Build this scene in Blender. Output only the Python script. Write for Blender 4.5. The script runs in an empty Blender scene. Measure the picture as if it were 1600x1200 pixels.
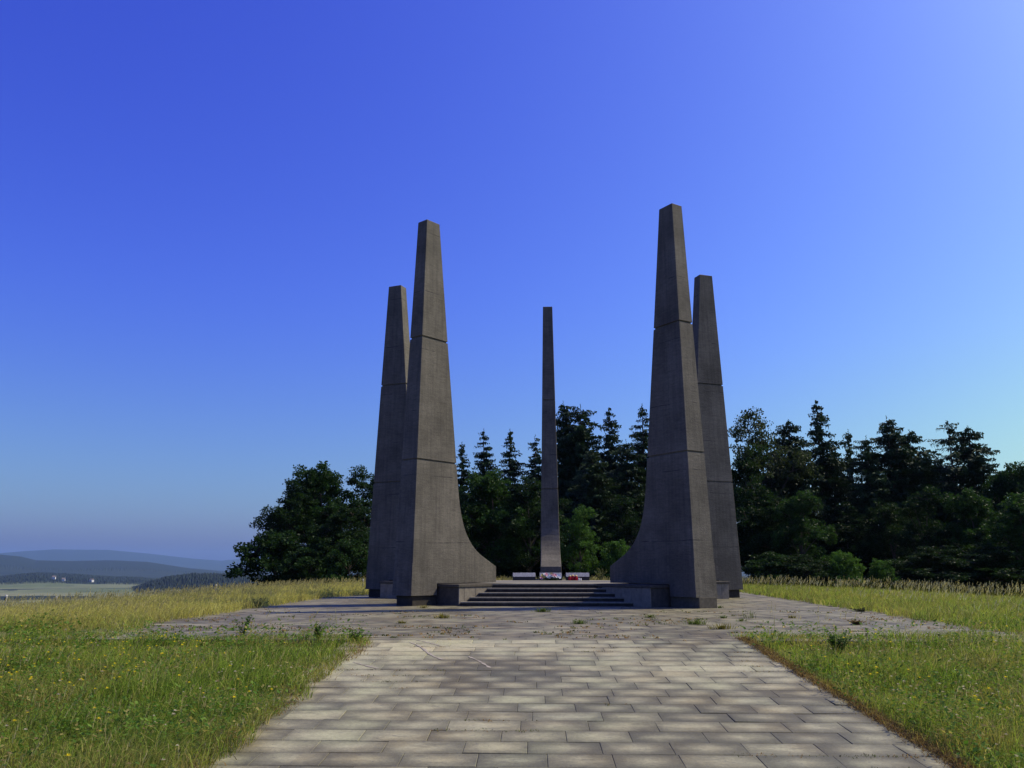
import bpy, bmesh, math, random
import numpy as np
from mathutils import Vector, Matrix
random.seed(7); rng = np.random.default_rng(11)
C = bpy.context.scene.collection
R = math.radians
# ------------------------------------------------------------ camera, sky, sun, exposure
EYE = 1.02                      # eye above the paved plaza (z = 0)
PITCH = R(12.496)
cam_d = bpy.data.cameras.new('camera'); cam = bpy.data.objects.new('camera', cam_d); C.objects.link(cam)
cam.location = (0, 0, EYE); cam.rotation_euler = (R(90)+PITCH, 0, 0)
cam_d.sensor_width = 36; cam_d.lens = 36*1291.5/1600; cam_d.clip_start = .1; cam_d.clip_end = 60000
sc = bpy.context.scene; sc.camera = cam
SUN_EL = R(47); SUN_AZ = math.atan2(.965, .264)      # clockwise from +Y
w = bpy.data.worlds.new('World'); sc.world = w; w.use_nodes = True
nt = w.node_tree; bg = nt.nodes['Background']
sky = nt.nodes.new('ShaderNodeTexSky'); sky.sky_type = 'NISHITA'; sky.sun_disc = False
sky.sun_elevation = SUN_EL; sky.sun_rotation = SUN_AZ; sky.altitude = 600; sky.air_density = 1.0; sky.dust_density = 3; sky.ozone_density = 3.5
sep = nt.nodes.new('ShaderNodeSeparateColor'); cmb = nt.nodes.new('ShaderNodeCombineColor'); nt.links.new(sky.outputs[0], sep.inputs[0])
for i, (gm_, k_) in enumerate(((1.54, .47), (1.70, .43), (.80, 2.75))):      # deep saturated summer blue, paler towards the sun
    p_ = nt.nodes.new('ShaderNodeMath'); p_.operation = 'POWER'; nt.links.new(sep.outputs[i], p_.inputs[0]); p_.inputs[1].default_value = gm_
    q_ = nt.nodes.new('ShaderNodeMath'); q_.operation = 'MULTIPLY'; nt.links.new(p_.outputs[0], q_.inputs[0]); q_.inputs[1].default_value = k_
    r_ = nt.nodes.new('ShaderNodeMath'); r_.operation = 'MINIMUM'; nt.links.new(q_.outputs[0], r_.inputs[0]); r_.inputs[1].default_value = 11
    nt.links.new(r_.outputs[0], cmb.inputs[i])
tcw = nt.nodes.new('ShaderNodeTexCoord'); sxw = nt.nodes.new('ShaderNodeSeparateXYZ'); nt.links.new(tcw.outputs['Generated'], sxw.inputs[0])   # greyer summer haze low in the sky
rw = nt.nodes.new('ShaderNodeValToRGB'); nt.links.new(sxw.outputs[2], rw.inputs[0]); rw.color_ramp.interpolation = 'EASE'
rw.color_ramp.elements[0].position = 0; rw.color_ramp.elements[0].color = (1.0, .96, .66, 1); rw.color_ramp.elements[1].position = .34; rw.color_ramp.elements[1].color = (1, 1, 1, 1)
mw = nt.nodes.new('ShaderNodeMix'); mw.data_type = 'RGBA'; mw.blend_type = 'MULTIPLY'; mw.inputs[0].default_value = 1
nt.links.new(cmb.outputs[0], mw.inputs[6]); nt.links.new(rw.outputs[0], mw.inputs[7]); nt.links.new(mw.outputs[2], bg.inputs[0])
bg.inputs[1].default_value = .1
sd = bpy.data.lights.new('sun', 'SUN'); sd.energy = 5; sd.angle = R(.5); sd.color = (1, .90, .73)
so = bpy.data.objects.new('sun', sd); C.objects.link(so)
sv = Vector((math.sin(SUN_AZ)*math.cos(SUN_EL), math.cos(SUN_AZ)*math.cos(SUN_EL), math.sin(SUN_EL)))
so.rotation_euler = sv.to_track_quat('Z', 'Y').to_euler()
sc.view_settings.view_transform = 'Standard'; sc.view_settings.look = 'None'; sc.view_settings.gamma = 1
sc.view_settings.exposure = 0
sc.cycles.transparent_max_bounces = 8; sc.cycles.max_bounces = 5

# ------------------------------------------------------------ helpers
def ray(px, py):
    f = 1291.5; a, b = px-800, py-600
    return Vector((a, f*math.cos(PITCH)+b*math.sin(PITCH), f*math.sin(PITCH)-b*math.cos(PITCH)))
def at(px, py, Y):               # point of the view ray at depth Y
    r = ray(px, py); t = Y/r.y; return Vector((r.x*t, Y, EYE+r.z*t))
def tag(o, label, cat, group=None):
    o['label'] = label; o['category'] = cat
    if group: o['group'] = group
    return o
def empty(name, loc, rz=0):
    o = bpy.data.objects.new(name, None); C.objects.link(o); o.location = loc; o.rotation_euler.z = rz; o.empty_display_size = .2; return o
def link(name, me, parent=None, loc=None):
    o = bpy.data.objects.new(name, me); C.objects.link(o)
    if parent: o.parent = parent
    if loc is not None: o.location = loc
    return o
def npmesh(name, V, tris=None, quads=None, mat=None, col=None, uv=None, smooth=False, matidx=None, mats=None):
    me = bpy.data.meshes.new(name); V = np.asarray(V, np.float32)
    nt_ = 0 if tris is None else len(tris); nq = 0 if quads is None else len(quads)
    me.vertices.add(len(V)); me.vertices.foreach_set('co', V.ravel())
    loops = []
    if nt_: loops.append(np.asarray(tris, np.int32).ravel())
    if nq: loops.append(np.asarray(quads, np.int32).ravel())
    L = np.concatenate(loops); me.loops.add(len(L)); me.loops.foreach_set('vertex_index', L)
    st = np.concatenate([np.arange(nt_)*3, nt_*3+np.arange(nq)*4]).astype(np.int32)
    me.polygons.add(nt_+nq); me.polygons.foreach_set('loop_start', st)
    if col is not None:
        a = me.color_attributes.new('col', 'FLOAT_COLOR', 'POINT')
        c = np.ones((len(V), 4), np.float32); c[:, :3] = col; a.data.foreach_set('color', c.ravel())
    if uv is not None:
        u = me.uv_layers.new(name='UVMap'); u.data.foreach_set('uv', np.asarray(uv, np.float32)[L].ravel())
    for m in (mats or ([mat] if mat else [])): me.materials.append(m)
    if matidx is not None: me.polygons.foreach_set('material_index', np.asarray(matidx, np.int32))
    me.polygons.foreach_set('use_smooth', np.full(nt_+nq, smooth, bool))
    me.update(calc_edges=True); me.validate()
    return me
class MB:                        # collects shapes into ONE mesh
    def __init__(s): s.bm = bmesh.new()
    def box(s, x0, x1, y0, y1, z0, z1, M=None, bev=0):
        r = bmesh.ops.create_cube(s.bm, size=1)['verts']
        for v in r: v.co = Vector((x0+(v.co.x+.5)*(x1-x0), y0+(v.co.y+.5)*(y1-y0), z0+(v.co.z+.5)*(z1-z0)))
        if bev:
            es = list({e for v in r for e in v.link_edges})
            g = bmesh.ops.bevel(s.bm, geom=es, offset=bev, segments=1, affect='EDGES'); r = [v for v in g['verts']]
        if M is not None: bmesh.ops.transform(s.bm, matrix=M, verts=r)
        return s
    def cone(s, r0, r1, p0, p1, seg=8, cap=True):
        p0, p1 = Vector(p0), Vector(p1); d = p1-p0
        M = Matrix.Translation((p0+p1)/2) @ d.to_track_quat('Z', 'Y').to_matrix().to_4x4()
        bmesh.ops.create_cone(s.bm, cap_ends=cap, segments=seg, radius1=r0, radius2=r1, depth=d.length, matrix=M); return s
    def tube(s, pts, rs, seg=7):
        rings = []
        for i, p in enumerate(pts):
            p = Vector(p); a = Vector(pts[max(i-1, 0)]); b = Vector(pts[min(i+1, len(pts)-1)])
            q = (b-a).to_track_quat('Z', 'Y').to_matrix()
            rings.append([s.bm.verts.new(p+q@Vector((math.cos(t*math.tau/seg)*rs[i], math.sin(t*math.tau/seg)*rs[i], 0))) for t in range(seg)])
        for a, b in zip(rings, rings[1:]):
            for t in range(seg): s.bm.faces.new((a[t], a[(t+1) % seg], b[(t+1) % seg], b[t]))
        s.bm.faces.new(rings[-1]); s.bm.faces.new(rings[0][::-1]); return s
    def sphere(s, c, r, sub=2, sc_=(1, 1, 1)):
        M = Matrix.Translation(c) @ Matrix.Diagonal((*sc_, 1))
        bmesh.ops.create_icosphere(s.bm, subdivisions=sub, radius=r, matrix=M); return s
    def prism(s, pts, z0, z1):   # pts = plan polygon, counter-clockwise
        a = [s.bm.verts.new((x, y, z0)) for x, y in pts]; b = [s.bm.verts.new((x, y, z1)) for x, y in pts]
        n = len(pts); s.bm.faces.new(b); s.bm.faces.new(a[::-1])
        for i in range(n): s.bm.faces.new((a[i], a[(i+1) % n], b[(i+1) % n], b[i]))
        return s
    def build(s, name, mat, parent=None, loc=None, smooth=False):
        me = bpy.data.meshes.new(name); bmesh.ops.recalc_face_normals(s.bm, faces=s.bm.faces); s.bm.to_mesh(me); s.bm.free()
        for m in (mat if isinstance(mat, list) else [mat]): me.materials.append(m)
        if smooth: me.polygons.foreach_set('use_smooth', np.ones(len(me.polygons), bool))
        return link(name, me, parent, loc)

# value noise in numpy (for terrain and colour patches)
_tab = rng.random((256, 256))
def vnoise(x, y):
    xi = np.floor(x).astype(int); yi = np.floor(y).astype(int); fx = x-xi; fy = y-yi
    fx = fx*fx*(3-2*fx); fy = fy*fy*(3-2*fy)
    g = lambda a, b: _tab[a % 256, b % 256]
    return (g(xi, yi)*(1-fx)+g(xi+1, yi)*fx)*(1-fy)+(g(xi, yi+1)*(1-fx)+g(xi+1, yi+1)*fx)*fy
def fbm(x, y, o=4):
    s = 0; a = .5
    for i in range(o): s = s+a*vnoise(x*2**i+17*i, y*2**i+31*i); a *= .5
    return s

# ------------------------------------------------------------ materials
def newmat(name, rough=.85):
    m = bpy.data.materials.new(name); m.use_nodes = True
    b = m.node_tree.nodes['Principled BSDF']; b.inputs['Roughness'].default_value = rough; b.inputs['Specular IOR Level'].default_value = .25
    return m, m.node_tree, b
def N(t, typ, **k):
    n = t.nodes.new(typ)
    for a, v in k.items(): setattr(n, a, v)
    return n
def noise(t, vec, scale, detail=5, rough=.6, sx=None):
    n = N(t, 'ShaderNodeTexNoise'); n.inputs['Scale'].default_value = scale; n.inputs['Detail'].default_value = detail; n.inputs['Roughness'].default_value = rough
    if sx:
        mp = N(t, 'ShaderNodeMapping'); mp.inputs['Scale'].default_value = sx; t.links.new(vec, mp.inputs[0]); vec = mp.outputs[0]
    t.links.new(vec, n.inputs['Vector']); return n.outputs['Fac']
def ramp(t, fac, stops):
    r = N(t, 'ShaderNodeValToRGB'); e = r.color_ramp.elements
    while len(e) < len(stops): e.new(.5)
    for i, (p, c) in enumerate(stops): e[i].position = p; e[i].color = (*c, 1) if len(c) == 3 else c
    t.links.new(fac, r.inputs[0]); return r.outputs[0]
def mix(t, f, a, b, mode='MIX'):
    m = N(t, 'ShaderNodeMix', data_type='RGBA', blend_type=mode)
    for s, v in ((0, f), (6, a), (7, b)):
        if hasattr(v, 'is_linked'): t.links.new(v, m.inputs[s])
        else: m.inputs[s].default_value = v if s == 0 else (*v, 1)
    return m.outputs[2]
def bump(t, b, h, strength=.3, dist=.02):
    n = N(t, 'ShaderNodeBump'); n.inputs['Strength'].default_value = strength; n.inputs['Distance'].default_value = dist
    t.links.new(h, n.inputs['Height']); t.links.new(n.outputs[0], b.inputs['Normal'])
def objco(t): return N(t, 'ShaderNodeTexCoord').outputs['Object']

def mat_concrete():
    m, t, b = newmat('board_formed_concrete', .9); co = objco(t)
    n1 = noise(t, co, .9, 6, .65); n2 = noise(t, co, 5, 6, .7, (1, 1, 5)); n3 = noise(t, co, 28, 4, .6)
    st = noise(t, co, 4.2, 6, .7, (3, 3, .10))
    c = ramp(t, n1, [(.34, (.088, .079, .062)), (.5, (.122, .110, .086)), (.66, (.156, .140, .110))])
    c = mix(t, .55, c, ramp(t, n2, [(.3, (.55, .55, .55)), (.7, (1.25, 1.25, 1.25))]), 'MULTIPLY')
    c = mix(t, .5, c, ramp(t, st, [(.32, (.5, .5, .52)), (.55, (1.05, 1.05, 1.05)), (.8, (1.3, 1.28, 1.22))]), 'MULTIPLY')
    c = mix(t, .5, c, ramp(t, n3, [(.3, (.7, .7, .7)), (.7, (1.25, 1.25, 1.25))]), 'MULTIPLY')
    # pour lift lines and board marks
    sx = N(t, 'ShaderNodeSeparateXYZ'); t.links.new(co, sx.inputs[0])
    def lines(sock, freq, wd, wob):
        a = N(t, 'ShaderNodeMath', operation='MULTIPLY_ADD'); t.links.new(sock, a.inputs[0]); a.inputs[1].default_value = freq
        wm = N(t, 'ShaderNodeMath', operation='MULTIPLY'); t.links.new(noise(t, co, wob, 3), wm.inputs[0]); wm.inputs[1].default_value = .12; t.links.new(wm.outputs[0], a.inputs[2])
        f = N(t, 'ShaderNodeMath', operation='FRACT'); t.links.new(a.outputs[0], f.inputs[0])
        l = N(t, 'ShaderNodeMath', operation='LESS_THAN'); t.links.new(f.outputs[0], l.inputs[0]); l.inputs[1].default_value = wd; return l.outputs[0]
    brk = ramp(t, noise(t, co, 1.7, 3), [(.48, (0, 0, 0)), (.6, (1, 1, 1))])
    l1 = mix(t, 1, lines(sx.outputs[2], .55, .012, .3), brk, 'MULTIPLY')
    l2 = lines(sx.outputs[2], 6.5, .1, .15); l3 = lines(sx.outputs[0], 5.2, .07, .1)
    c = mix(t, l1, c, (.045, .04, .036))
    fm = N(t, 'ShaderNodeMath', operation='MULTIPLY'); t.links.new(l2, fm.inputs[0]); fm.inputs[1].default_value = .16
    c = mix(t, fm.outputs[0], c, (.07, .062, .055))
    fm = N(t, 'ShaderNodeMath', operation='MULTIPLY'); t.links.new(l3, fm.inputs[0]); fm.inputs[1].default_value = .14
    c = mix(t, fm.outputs[0], c, (.07, .062, .055))
    # pale lime runs in a few places
    lime = ramp(t, noise(t, co, 2.6, 4, .6, (2.5, 2.5, .8)), [(.72, (0, 0, 0)), (.80, (.5, .5, .5))])
    c = mix(t, lime, c, (.3, .29, .27))
    t.links.new(c, b.inputs['Base Color'])
    ad = N(t, 'ShaderNodeMath', operation='ADD'); t.links.new(n2, ad.inputs[0]); t.links.new(n3, ad.inputs[1]); bump(t, b, ad.outputs[0], .5, .012)
    return m
def mat_slab(name, light, dirt, dirt_amt=.55):
    m, t, b = newmat(name, .62); b.inputs['Specular IOR Level'].default_value = .3; co = objco(t)
    at_ = N(t, 'ShaderNodeAttribute', attribute_name='col')
    uv = N(t, 'ShaderNodeUVMap').outputs[0]; s = N(t, 'ShaderNodeSeparateXYZ'); t.links.new(uv, s.inputs[0])
    def edge(o):                                     # 0 at the joint, 1 in the middle
        a = N(t, 'ShaderNodeMath', operation='SUBTRACT'); a.inputs[0].default_value = .5; t.links.new(o, a.inputs[1])
        c = N(t, 'ShaderNodeMath', operation='ABSOLUTE'); t.links.new(a.outputs[0], c.inputs[0])
        d = N(t, 'ShaderNodeMath', operation='MULTIPLY_ADD'); t.links.new(c.outputs[0], d.inputs[0]); d.inputs[1].default_value = -2; d.inputs[2].default_value = 1; return d.outputs[0]
    mn = N(t, 'ShaderNodeMath', operation='MULTIPLY'); t.links.new(edge(s.outputs[0]), mn.inputs[0]); t.links.new(edge(s.outputs[1]), mn.inputs[1])
    nz = noise(t, co, 3.1, 5, .65); nb = noise(t, co, .55, 5, .6); nf = noise(t, co, 45, 4, .65); nm = noise(t, co, 11, 5, .7)
    k = N(t, 'ShaderNodeMath', operation='MULTIPLY_ADD'); t.links.new(nz, k.inputs[0]); k.inputs[1].default_value = 1.25; me_ = N(t, 'ShaderNodeMath', operation='POWER'); t.links.new(mn.outputs[0], me_.inputs[0]); me_.inputs[1].default_value = .8; mf_ = N(t, 'ShaderNodeMath', operation='MULTIPLY'); t.links.new(me_.outputs[0], mf_.inputs[0]); mf_.inputs[1].default_value = 1.1; t.links.new(mf_.outputs[0], k.inputs[2])
    k2 = N(t, 'ShaderNodeMath', operation='MULTIPLY_ADD'); t.links.new(nb, k2.inputs[0]); k2.inputs[1].default_value = 2.1; t.links.new(k.outputs[0], k2.inputs[2]); sc_ = N(t, 'ShaderNodeSeparateColor'); t.links.new(at_.outputs[0], sc_.inputs[0]); k3 = N(t, 'ShaderNodeMath', operation='MULTIPLY_ADD'); t.links.new(sc_.outputs[0], k3.inputs[0]); k3.inputs[1].default_value = 1.5; t.links.new(k2.outputs[0], k3.inputs[2])
    mr = N(t, 'ShaderNodeMapRange'); t.links.new(k3.outputs[0], mr.inputs[0]); mr.interpolation_type = 'SMOOTHSTEP'; mr.inputs[1].default_value = 2.85; mr.inputs[2].default_value = 4.5
    c = mix(t, mr.outputs[0], dirt, light)
    c = mix(t, .35, c, at_.outputs[0], 'MULTIPLY')
    c = mix(t, .55, c, ramp(t, nf, [(.25, (.6, .6, .6)), (.75, (1.3, 1.3, 1.3))]), 'MULTIPLY')
    c = mix(t, .5, c, ramp(t, nm, [(.3, (.7, .68, .66)), (.7, (1.22, 1.22, 1.2))]), 'MULTIPLY')
    hue = ramp(t, noise(t, co, 1.1, 4, .6), [(.35, (1.06, .98, .86)), (.5, (1, 1, 1)), (.65, (.95, 1.0, .93))])
    c = mix(t, .8, c, hue, 'MULTIPLY')
    stn = ramp(t, noise(t, co, 4.5, 6, .75, (.6, 1.8, 1)), [(.52, (0, 0, 0)), (.70, (.7, .7, .7))])
    c = mix(t, stn, c, dirt)
    lich = ramp(t, noise(t, co, 23, 3, .5), [(.66, (0, 0, 0)), (.72, (.55, .55, .55))])
    c = mix(t, lich, c, (.085, .08, .07))
    t.links.new(c, b.inputs['Base Color'])
    ad = N(t, 'ShaderNodeMath', operation='ADD'); t.links.new(nf, ad.inputs[0]); t.links.new(nm, ad.inputs[1]); bump(t, b, ad.outputs[0], .45, .006)
    return m
def mat_simple(name, c1, c2, scale=4, rough=.85, bmp=.2, detail=5, bd=.01):
    m, t, b = newmat(name, rough); co = objco(t); n = noise(t, co, scale, detail, .65)
    t.links.new(ramp(t, n, [(.3, c1), (.7, c2)]), b.inputs['Base Color']); bump(t, b, n, bmp, bd); return m
def mat_leaf(name, trans=.35, tint=(1, 1, 1), rough=.6, attr='col', var=None, gloss=.25):
    m, t, b = newmat(name, rough); b.inputs['Specular IOR Level'].default_value = gloss
    if attr: c = N(t, 'ShaderNodeAttribute', attribute_name=attr).outputs[0]
    if var is not None:
        oi = N(t, 'ShaderNodeObjectInfo'); r = ramp(t, oi.outputs['Random'], [(0, var[0]), (1, var[1])]); c = mix(t, 1, c, r, 'MULTIPLY')
    t.links.new(c, b.inputs['Base Color'])
    tr = N(t, 'ShaderNodeBsdfTranslucent'); cc = mix(t, 1, c, tint, 'MULTIPLY'); t.links.new(cc, tr.inputs[0])
    mx = N(t, 'ShaderNodeMixShader'); mx.inputs[0].default_value = trans
    t.links.new(b.outputs[0], mx.inputs[1]); t.links.new(tr.outputs[0], mx.inputs[2])
    t.links.new(mx.outputs[0], t.nodes['Material Output'].inputs[0]); return m

CONC = mat_concrete()
SLAB = mat_slab('weathered_paving', (.34, .315, .19), (.098, .090, .052), .95)
PLAZA = mat_slab('grey_plaza_paving', (.265, .238, .143), (.094, .084, .050), .9)
JOINT = mat_simple('joint_soil', (.06, .052, .034), (.12, .105, .066), 9)
STONE = mat_simple('stone_cladding', (.16, .14, .105), (.26, .23, .175), 7, .85, .3)
CAPM = mat_simple('cap_concrete', (.058, .051, .039), (.105, .093, .071), 9, .9, .3)
STEPM = mat_simple('step_concrete', (.14, .127, .092), (.26, .235, .175), 12, .9, .4)
DARKC = mat_simple('shade_dark_concrete', (.022, .019, .015), (.055, .047, .036), 6, .9, .3)  # risers and podium base: their shade is put into this dark colour
SOIL = mat_simple('meadow_soil', (.08, .085, .025), (.16, .14, .055), 2.5, .95, .5, 8, .03)
GRASS = mat_leaf('grass_blades', .42, (1.15, 1.15, .7), .7, gloss=.06)
LEAF = mat_leaf('broad_leaves', .30, (1.25, 1.35, .7), .5, 'col', ((.75, .8, .8), (1.2, 1.2, 1.1)), .08)
NEEDLE = mat_leaf('spruce_needles', .12, (1.1, 1.1, .8), .7, 'col', ((.8, .85, .9), (1.2, 1.15, 1.0)), .12)
BARK = mat_simple('bark', (.045, .035, .026), (.12, .095, .075), 8, .95, .6)

# ------------------------------------------------------------ terrain
Y1 = 12.37; SL = .062
def prof(y):
    t = np.clip((Y1-y), 0, None); return -SL*t
def ground(x, y):
    x = np.asarray(x, float); y = np.asarray(y, float)
    z = prof(y)
    dl = np.clip(-x-6.9, 0, None); dr = np.clip(x-9.2, 0, None)
    fl = lambda d: .0064*np.minimum(d, 30)**2+.25*np.clip(d-30, 0, None)
    z = z-fl(dl)-fl(dr)*.42
    b = np.clip(y-42, 0, None); z = z-.0006*np.minimum(b, 18)**2-.02*np.clip(b-18, 0, 60)-.14*np.clip(b-90, 0, None)
    return z
PT = R(-1.4)                     # the paving's axis is turned a little from the view
def rotp(x, y, a=PT, o=(.65, 12.37)):
    c, s = math.cos(a), math.sin(a); return o[0]+c*(x-o[0])-s*(y-o[1]), o[1]+s*(x-o[0])+c*(y-o[1])
def irotp(x, y): return rotp(x, y, -PT)
def path_edges(yl): return -2.0+.07*math.sin(yl*2.1), 3.32+.02*math.sin(yl*3)
def in_paved(x, y, grow=0.):     # vectorised: path or plaza (with ragged grass edge)
    u, v = irotp(np.asarray(x), np.asarray(y))
    n = (fbm(u*1.3+5, v*1.3)-.47)*.55+(vnoise(u*6, v*6)-.5)*.16
    path = (u > -2.0+n*.8-grow) & (u < 3.31+n*.12+grow) & (v < 12.6)
    right = 7.75+np.clip(v-14.5, 0, 99)*.055
    front = np.where(u < 0, 12.9+n*1.3, 13.15+n*1.6)
    front = np.where((u < -1.0) & (u > -2.4), 12.35+n*.4, front)
    front = np.where((u > -1.9) & (u < 3.3), 12.0, front)
    left = -6.75+1.1*np.clip((15.5-v)/3, 0, 1)
    left = np.where(v > 28.5, -6.75+(v-28.5)*.28, left)
    plaza = (v > front-grow) & (v < 38+n*2) & (u > left+n*1.2-grow) & (u < right+n*.9+grow)
    return path | plaza
# ground sheet: fine near, wide far
def sheet():
    xs = np.unique(np.concatenate([np.linspace(-60, 60, 121), np.linspace(-230, 230, 47)]))
    ys = np.unique(np.concatenate([np.linspace(-20, 14, 50), np.linspace(14, 70, 57), np.linspace(-230, 230, 47)]))
    X, Y = np.meshgrid(xs, ys); Z = ground(X, Y)+(fbm(X*.35, Y*.35)-.47)*.16
    u, v = irotp(X, Y); near = (u > -7.6) & (u < 10.6) & (v < 40) & (v > -12)
    Z = np.where(near, ground(X, Y)-.03, Z)
    Z = np.where(near & (u > -2.6) & (u < 3.9) & (v < 14), ground(X, Y)-.075, Z)
    Z = np.where(near & (v > 11.5), Z-.06, Z)
    far = np.maximum(abs(X), abs(Y)); Z = np.where(far > 150, np.minimum(Z, -22-(far-150)*.25), Z)
    n, k = X.shape; I = np.arange(n*k).reshape(n, k)
    Q = np.stack([I[:-1, :-1], I[:-1, 1:], I[1:, 1:], I[1:, :-1]], -1).reshape(-1, 4)
    return npmesh('ground', np.stack([X, Y, Z], -1).reshape(-1, 3), quads=Q, mat=SOIL, smooth=True)
g = link('ground', sheet()); g['kind'] = 'structure'

# paving: every slab a thin block with its own tone
def paving(name, mat, u0, u1, v0, v1, test, SW=.55, SD=.335, seed=1, jit=.0018):
    r = np.random.default_rng(seed); V = []; Q = []; UV = []; COL = []
    nv = round((v1-v0)/SD)
    for j in range(nv):
        off = (0 if j % 2 else .5)*SW + r.normal(0, .025); va, vb = v0+j*SD, v0+(j+1)*SD
        cuts = [u0-off+SW*.5-SW]
        while cuts[-1] < u1: cuts.append(cuts[-1]+SW*r.uniform(.88, 1.13))
        for i in range(len(cuts)-1):
            ua = max(cuts[i], u0); ub = min(cuts[i+1], u1)
            if ub-ua < .12: continue
            um, vm = (ua+ub)/2, (va+vb)/2
            if not test(um, vm): continue
            g_ = .0015; a, b, c, d = ua+g_, ub-g_, va+g_, vb-g_
            tone = r.choice([.92, .96, 1., 1.05, 1.17], p=[.14, .25, .31, .19, .11])*r.uniform(.93, 1.07)
            if name != 'path': tone = tone**1.2
            if name == 'path': tone *= .86+.30*np.clip((vm-4)/8, 0, 1)*vnoise(np.array(um*.7+2), np.array(vm*.5))*2  # path slabs lighter with distance: glancing sheen put into the tone
            silt_ = math.exp(-((um+1.2)/.9)**2-((vm-11.7)/.8)**2)
            tint = np.array([1, 1, 1.])+r.choice([0, 1, 2], p=[.62, .26, .12])*np.array([.025, 0, -.045])+(r.random() < .08)*np.array([-.05, .01, .03])+silt_*np.array([.42, .36, .28])
            base = len(V); dz = [r.normal(0, jit*(3 if r.random() < .03 else 1)) for _ in range(4)]; bv = .004
            cs = [(a, c), (b, c), (b, d), (a, d)]; cin = [(a+bv, c+bv), (b-bv, c+bv), (b-bv, d-bv), (a+bv, d-bv)]
            for ring, (pts, zo) in enumerate(((cs, -.05), (cs, -.003), (cin, 0))):
                for q, (u, v) in enumerate(pts):
                    x, y = rotp(u, v); z = float(prof(np.array(y)))+zo+(dz[q] if ring else 0)
                    V.append((x, y, z)); UV.append(((u-ua)/(ub-ua), (v-va)/(vb-va))); COL.append(tone*tint)
            for k in range(4):
                k2 = (k+1) % 4
                Q.append((base+k, base+k2, base+4+k2, base+4+k)); Q.append((base+4+k, base+4+k2, base+8+k2, base+8+k))
            Q.append((base+8, base+9, base+10, base+11))
    me = npmesh(name, V, quads=Q, mat=mat, col=np.array(COL), uv=UV)
    o = link(name, me); o['kind'] = 'structure'; return o
paving('path', SLAB, -2.35, 3.33, -6.395, 12.365, lambda u, v: True, seed=3)
paving('plaza', PLAZA, -7.2, 10.4, 12.365, 39, lambda u, v: u < 8.0+max(0, v-14.5)*.055, SW=.62, SD=.335, seed=5, jit=.0015)
# sandy bed under the slabs
def bed():
    us = np.array([-2.4, 3.36]); V = []; Q = []
    for (ua, ub, vs) in ((-2.35, 3.34, np.array([-6.5, 12.36])), (-7.2, 9.2, np.array([12.37, 39.2]))):
        for v in vs:
            for u in (ua, ub):
                x, y = rotp(u, v); V.append((x, y, float(prof(np.array(y)))-.0065))
        b = len(V)-4; Q.append((b, b+1, b+3, b+2))
    o = link('paving_bed', npmesh('paving_bed', V, quads=Q, mat=JOINT)); o['kind'] = 'structure'
bed()

# ------------------------------------------------------------ memorial
CX, CY = 1.345, 27.56; PZ = .56; NS = 5; HR = PZ/NS; TR = .30; A0 = 3.57
ROT = R(-2.6)
root = empty('stepped_platform', (CX, CY, 0), 0)
tag(root, 'low five sided concrete platform with broad steps and stone cheek walls between the pylons', 'platform')
def side_M(k): return Matrix.Rotation(ROT+R(-90+72*k), 4, 'Z')
pent = [( (A0/math.cos(R(36)))*math.cos(ROT+R(-54+72*k)), (A0/math.cos(R(36)))*math.sin(ROT+R(-54+72*k))) for k in range(5)]
MB().prism(pent, PZ-.034, PZ).build('podium_floor', STEPM, root)
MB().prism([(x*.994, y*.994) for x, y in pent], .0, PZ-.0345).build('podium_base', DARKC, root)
for k in range(5):
    for j in range(1, NS):
        ap = A0+TR*(NS-j); hl = ap*math.tan(R(36))-.95; m = MB()
        # slabs of one step, with thin joints; slight nosing
        n = max(3, int(2*hl/1.15)); wd = 2*hl/n; m2 = MB()
        for i in range(n):
            y0 = -hl+i*wd
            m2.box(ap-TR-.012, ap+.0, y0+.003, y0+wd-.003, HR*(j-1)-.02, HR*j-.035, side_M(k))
            m.box(ap-TR-.012, ap+.018, y0+.002, y0+wd-.002, HR*j-.0348, HR*j+random.gauss(0, .0015), side_M(k), bev=.004)
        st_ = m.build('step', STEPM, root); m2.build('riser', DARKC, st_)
KS = [('FL', -131.25, 1.409, 28.05, -.20), ('FR', -56.81, 1.327, 27.339, -.24), ('ML', 157.04, 1.162, 27.49, -.071), ('MR', 19.32, 1.508, 27.339, .17), ('B', 88.29, 1.332, 27.62, .298)]
H0, ZB, BB, BT, RO, RT = 11.456, .27, .773, .395, 6.665, 6.245
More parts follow.
